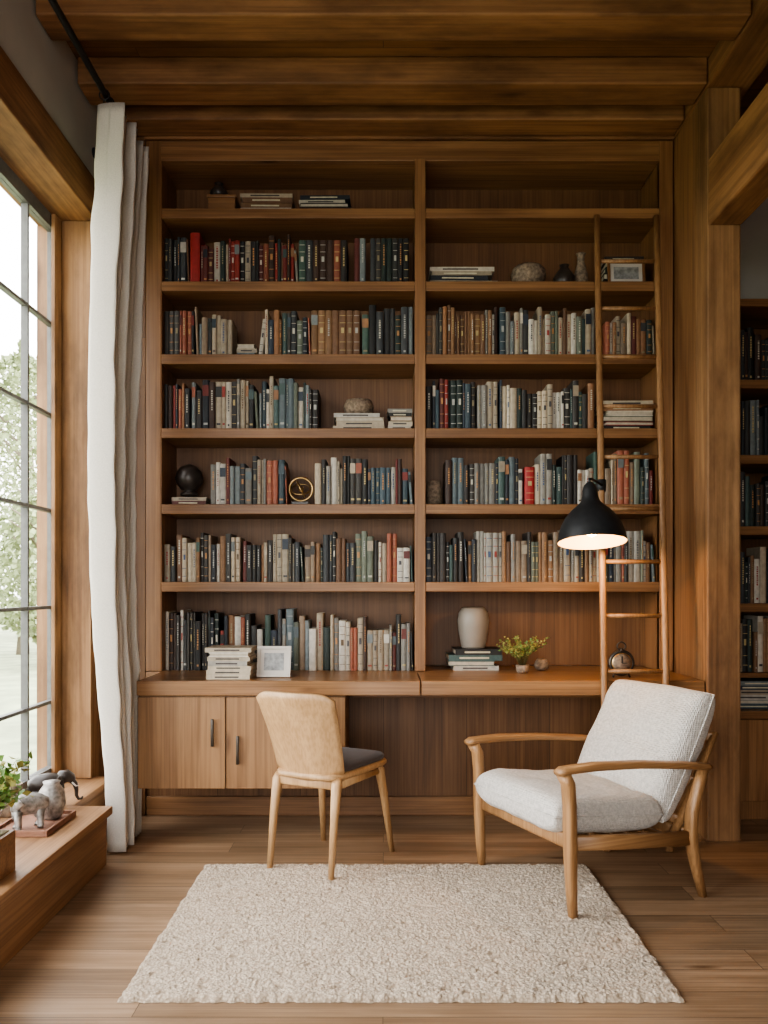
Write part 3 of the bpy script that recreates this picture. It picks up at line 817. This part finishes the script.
# ------------------------------------------------------------------ sill objects
b = MB(); b.box(-1.40, -1.24, 2.62, 2.80, .251, .385, M_case_h); b.box(-1.385, -1.255, 2.635, 2.785, .36, .388, M_stem)
plant(b, (-1.34, 2.76, .385), .23, .17, 56, 18, .032, [M_leaf, M_leaf, M_leafy]); b.obj('potted_herb', .002)
b = MB()
b.box(-1.50, -1.28, 3.16, 3.46, .251, .262, M_terra)
for (p0, p1, q0, q1) in ((-1.50, -1.49, 3.16, 3.46), (-1.29, -1.28, 3.16, 3.46), (-1.49, -1.29, 3.16, 3.17), (-1.49, -1.29, 3.45, 3.46)):
    b.box(p0, p1, q0, q1, .262, .275, M_terra)
b.obj('terracotta_tray', .002)
def elephant(name, loc, rz, s, mat):
    mb = MB(); M = Matrix.Translation(loc) @ Matrix.Rotation(rz, 4, 'Z') @ Matrix.Scale(s, 4)
    mb.sweep([(-.50, 0, .52), (-.46, 0, .55), (-.3, 0, .60), (0, 0, .64), (.22, 0, .65), (.36, 0, .68)], [(.06, .08), (.18, .2), (.25, .27), (.27, .29), (.23, .25), (.16, .2)], mat, M=M, n=20)
    mb.sweep([(.24, 0, .70), (.34, 0, .78), (.46, 0, .80), (.56, 0, .74), (.62, 0, .66)], [(.12, .14), (.18, .19), (.17, .18), (.12, .14), (.07, .08)], mat, M=M, n=18)
    mb.sweep([(.56, 0, .70), (.66, 0, .58), (.70, 0, .42), (.70, 0, .26), (.75, 0, .16), (.83, 0, .16), (.86, 0, .22)], [.085, .075, .06, .048, .04, .034, .028], mat, M=M, n=12, up=(0, 1, 0))
    for sy in (-1, 1):
        for lx_ in (-.30, .24):
            mb.sweep([(lx_, sy*.14, .5), (lx_+.01, sy*.15, .25), (lx_, sy*.15, .06), (lx_+.01, sy*.15, 0)], [.12, .09, .085, .095], mat, M=M, n=12)
        mb.sweep([(.36, sy*.15, .80), (.31, sy*.25, .76), (.25, sy*.31, .66), (.26, sy*.30, .55)], [(.03, .05), (.04, .16), (.035, .17), (.02, .06)], mat, M=M, n=12)
        mb.sweep([(.58, sy*.07, .64), (.68, sy*.1, .54), (.77, sy*.1, .54)], [.025, .02, .006], M_white, M=M, n=8)
    mb.sweep([(-.5, 0, .58), (-.56, 0, .45), (-.56, 0, .28)], [.025, .018, .022], mat, M=M, n=8)
    return mb.obj(name)
elephant('elephant_figurine', (-1.39, 3.24, .2625), math.radians(215), .15, M_pewter)
elephant('elephant_figurine', (-1.45, 3.60, .2505), math.radians(20), .16, M_darkcer)
b = MB(); b.lathe([(.03, 0), (.04, .01), (.055, .06), (.05, .11), (.03, .14), (.035, .15)], M_pewter, loc=(-1.35, 3.38, .2625), n=20); b.obj('pewter_vase')
b = MB(); b.lathe([(.04, 0), (.045, .005), (.05, .13), (.046, .13), (.042, .02)], M_stone, loc=(-1.56, 3.47, .2505), n=24); b.obj('ceramic_cup')

# ------------------------------------------------------------------ neighbouring bookcase
b = MB(); x0, x1, yf = 1.72, 3.3, 4.30
b.box(x0, x0+.04, yf, 4.70, 0, 2.70, M_case_v); b.box(x1-.04, x1, yf, 4.70, 0, 2.70, M_case_v); b.box(2.5, 2.55, yf, 4.70, .57, 2.66, M_case_v)
b.box(x0+.04, x1-.04, yf, 4.70, 2.66, 2.70, M_case_h); b.box(x0+.04, x1-.04, 4.68, 4.70, 0, 2.66, M_back)
for z in (2.28, 1.89, 1.52, 1.12, .7595): b.box(x0+.04, x1-.04, yf+.001, 4.68, z-(.045 if z > 1 else .025), z, M_case_h)
b.box(x0+.04, x1-.04, yf-.05, 4.68, .53, .57, M_case_h); b.box(x0+.04, x1-.04, yf, 4.66, 0, .53, M_case_v)
for xx in (1.765, 2.15, 2.54, 2.92): b.box(xx, xx+.37, yf-.02, yf-.001, .10, .52, M_case_v)
b.obj('side_bookcase', .003)
bk = MB()
for z, p in ((2.28, darkp), (1.89, darkp), (1.52, darkp), (1.12, pal(C=3, D=3, N=1))):
    row(bk, 1.765, 2.49, z, (.22, .28), p, yf=4.34); row(bk, 2.56, 3.25, z, (.22, .28), p, yf=4.34)
row(bk, 1.765, 2.49, 0.76, (.2, .28), pal(C=4, N=1, D=1), yf=4.34)
stack(bk, 1.80, 2.1, .57, 6, yf=4.32, p=pal(B=2, C=2, D=1), t=(.022, .026))
bk.obj('side_shelf_books')

# ------------------------------------------------------------------ outdoors
b = MB(); b.box(-60, -1.76, -20, 60, -.5, -.4, M_grass); b.obj('ground')
def tree(loc, h, r, n):
    b = MB(); x, y = loc
    b.sweep([(x, y, -.4), (x+.1, y, h*.4), (x-.05, y+.1, h*.8)], [.16, .11, .04], M_bark, n=10)
    for k in range(7):
        a = U(0, 6.28); zz = h*U(.25, .8); b.sweep([(x, y, zz), (x+math.cos(a)*r*.5, y+math.sin(a)*r*.5, zz+r*.35), (x+math.cos(a)*r*.9, y+math.sin(a)*r*.9, zz+r*.5)], [.05, .03, .01], M_bark, n=6)
    for k in range(n):
        a = U(0, 6.28); q = r*R()**.5; zz = U(.0, 1)**.8; prof = math.sin(min(1, zz*1.05)*math.pi)**.6
        p = (x+math.cos(a)*q*prof, y+math.sin(a)*q*prof, h*.02+zz*h)
        leaf(b, p, (U(-1, 1), U(-1, 1), U(-1, .6)), U(.08, .15), M_tree, .5)
    b.obj('tree')
tree((-8.7, 20), 7.0, 2.2, 7000); tree((-11.5, 27), 8.5, 3.2, 8000); tree((-6.9, 17.0), 3.2, 1.3, 4500); tree((-12, 14), 6, 2.4, 2500)

# ------------------------------------------------------------------ light
w = bpy.data.worlds.new('World'); scene.world = w; w.use_nodes = True
nt = w.node_tree; bg = nt.nodes['Background']
tc = nt.nodes.new('ShaderNodeTexCoord'); sp = nt.nodes.new('ShaderNodeSeparateXYZ')
nt.links.new(tc.outputs['Generated'], sp.inputs[0])
r = ramp(nt, [(0.0, (.55, .55, .5)), (.5, (.99, .98, .945)), (1, (.95, .965, .98))])
mr = nt.nodes.new('ShaderNodeMapRange'); mr.inputs['From Min'].default_value = -1
nt.links.new(sp.outputs['Z'], mr.inputs['Value']); nt.links.new(mr.outputs[0], r.inputs['Fac']); nt.links.new(r.outputs[0], bg.inputs['Color'])
bg.inputs['Strength'].default_value = 11.5
def portal(name, loc, rot_, sx, sy):
    l = bpy.data.lights.new(name, 'AREA'); l.shape = 'RECTANGLE'; l.size = sx; l.size_y = sy
    l.cycles.is_portal = True
    o = bpy.data.objects.new(name, l); o.location = loc; o.rotation_euler = rot_; scene.collection.objects.link(o)
portal('window_1_daylight', (-1.70, 2.37, 1.64), (0, -math.pi/2, 0), 2.8, 3.6)
portal('fill_window_portal', (-.35, -1.72, 1.52), (math.pi/2, 0, 0), 1.7, 2.6)  # portal for the added fill window behind the camera

cam = bpy.data.cameras.new('Camera'); co = bpy.data.objects.new('Camera', cam); scene.collection.objects.link(co)
co.location = (0.003, 0, 1.20); co.rotation_euler = (math.pi/2, 0, 0)
cam.sensor_width = 36; cam.sensor_fit = 'AUTO'; cam.lens = 830/1024*36; cam.shift_y = 76/1024
scene.camera = co
scene.view_settings.view_transform = 'AgX'
scene.view_settings.look = 'AgX - Medium High Contrast'
scene.view_settings.exposure = -0.1
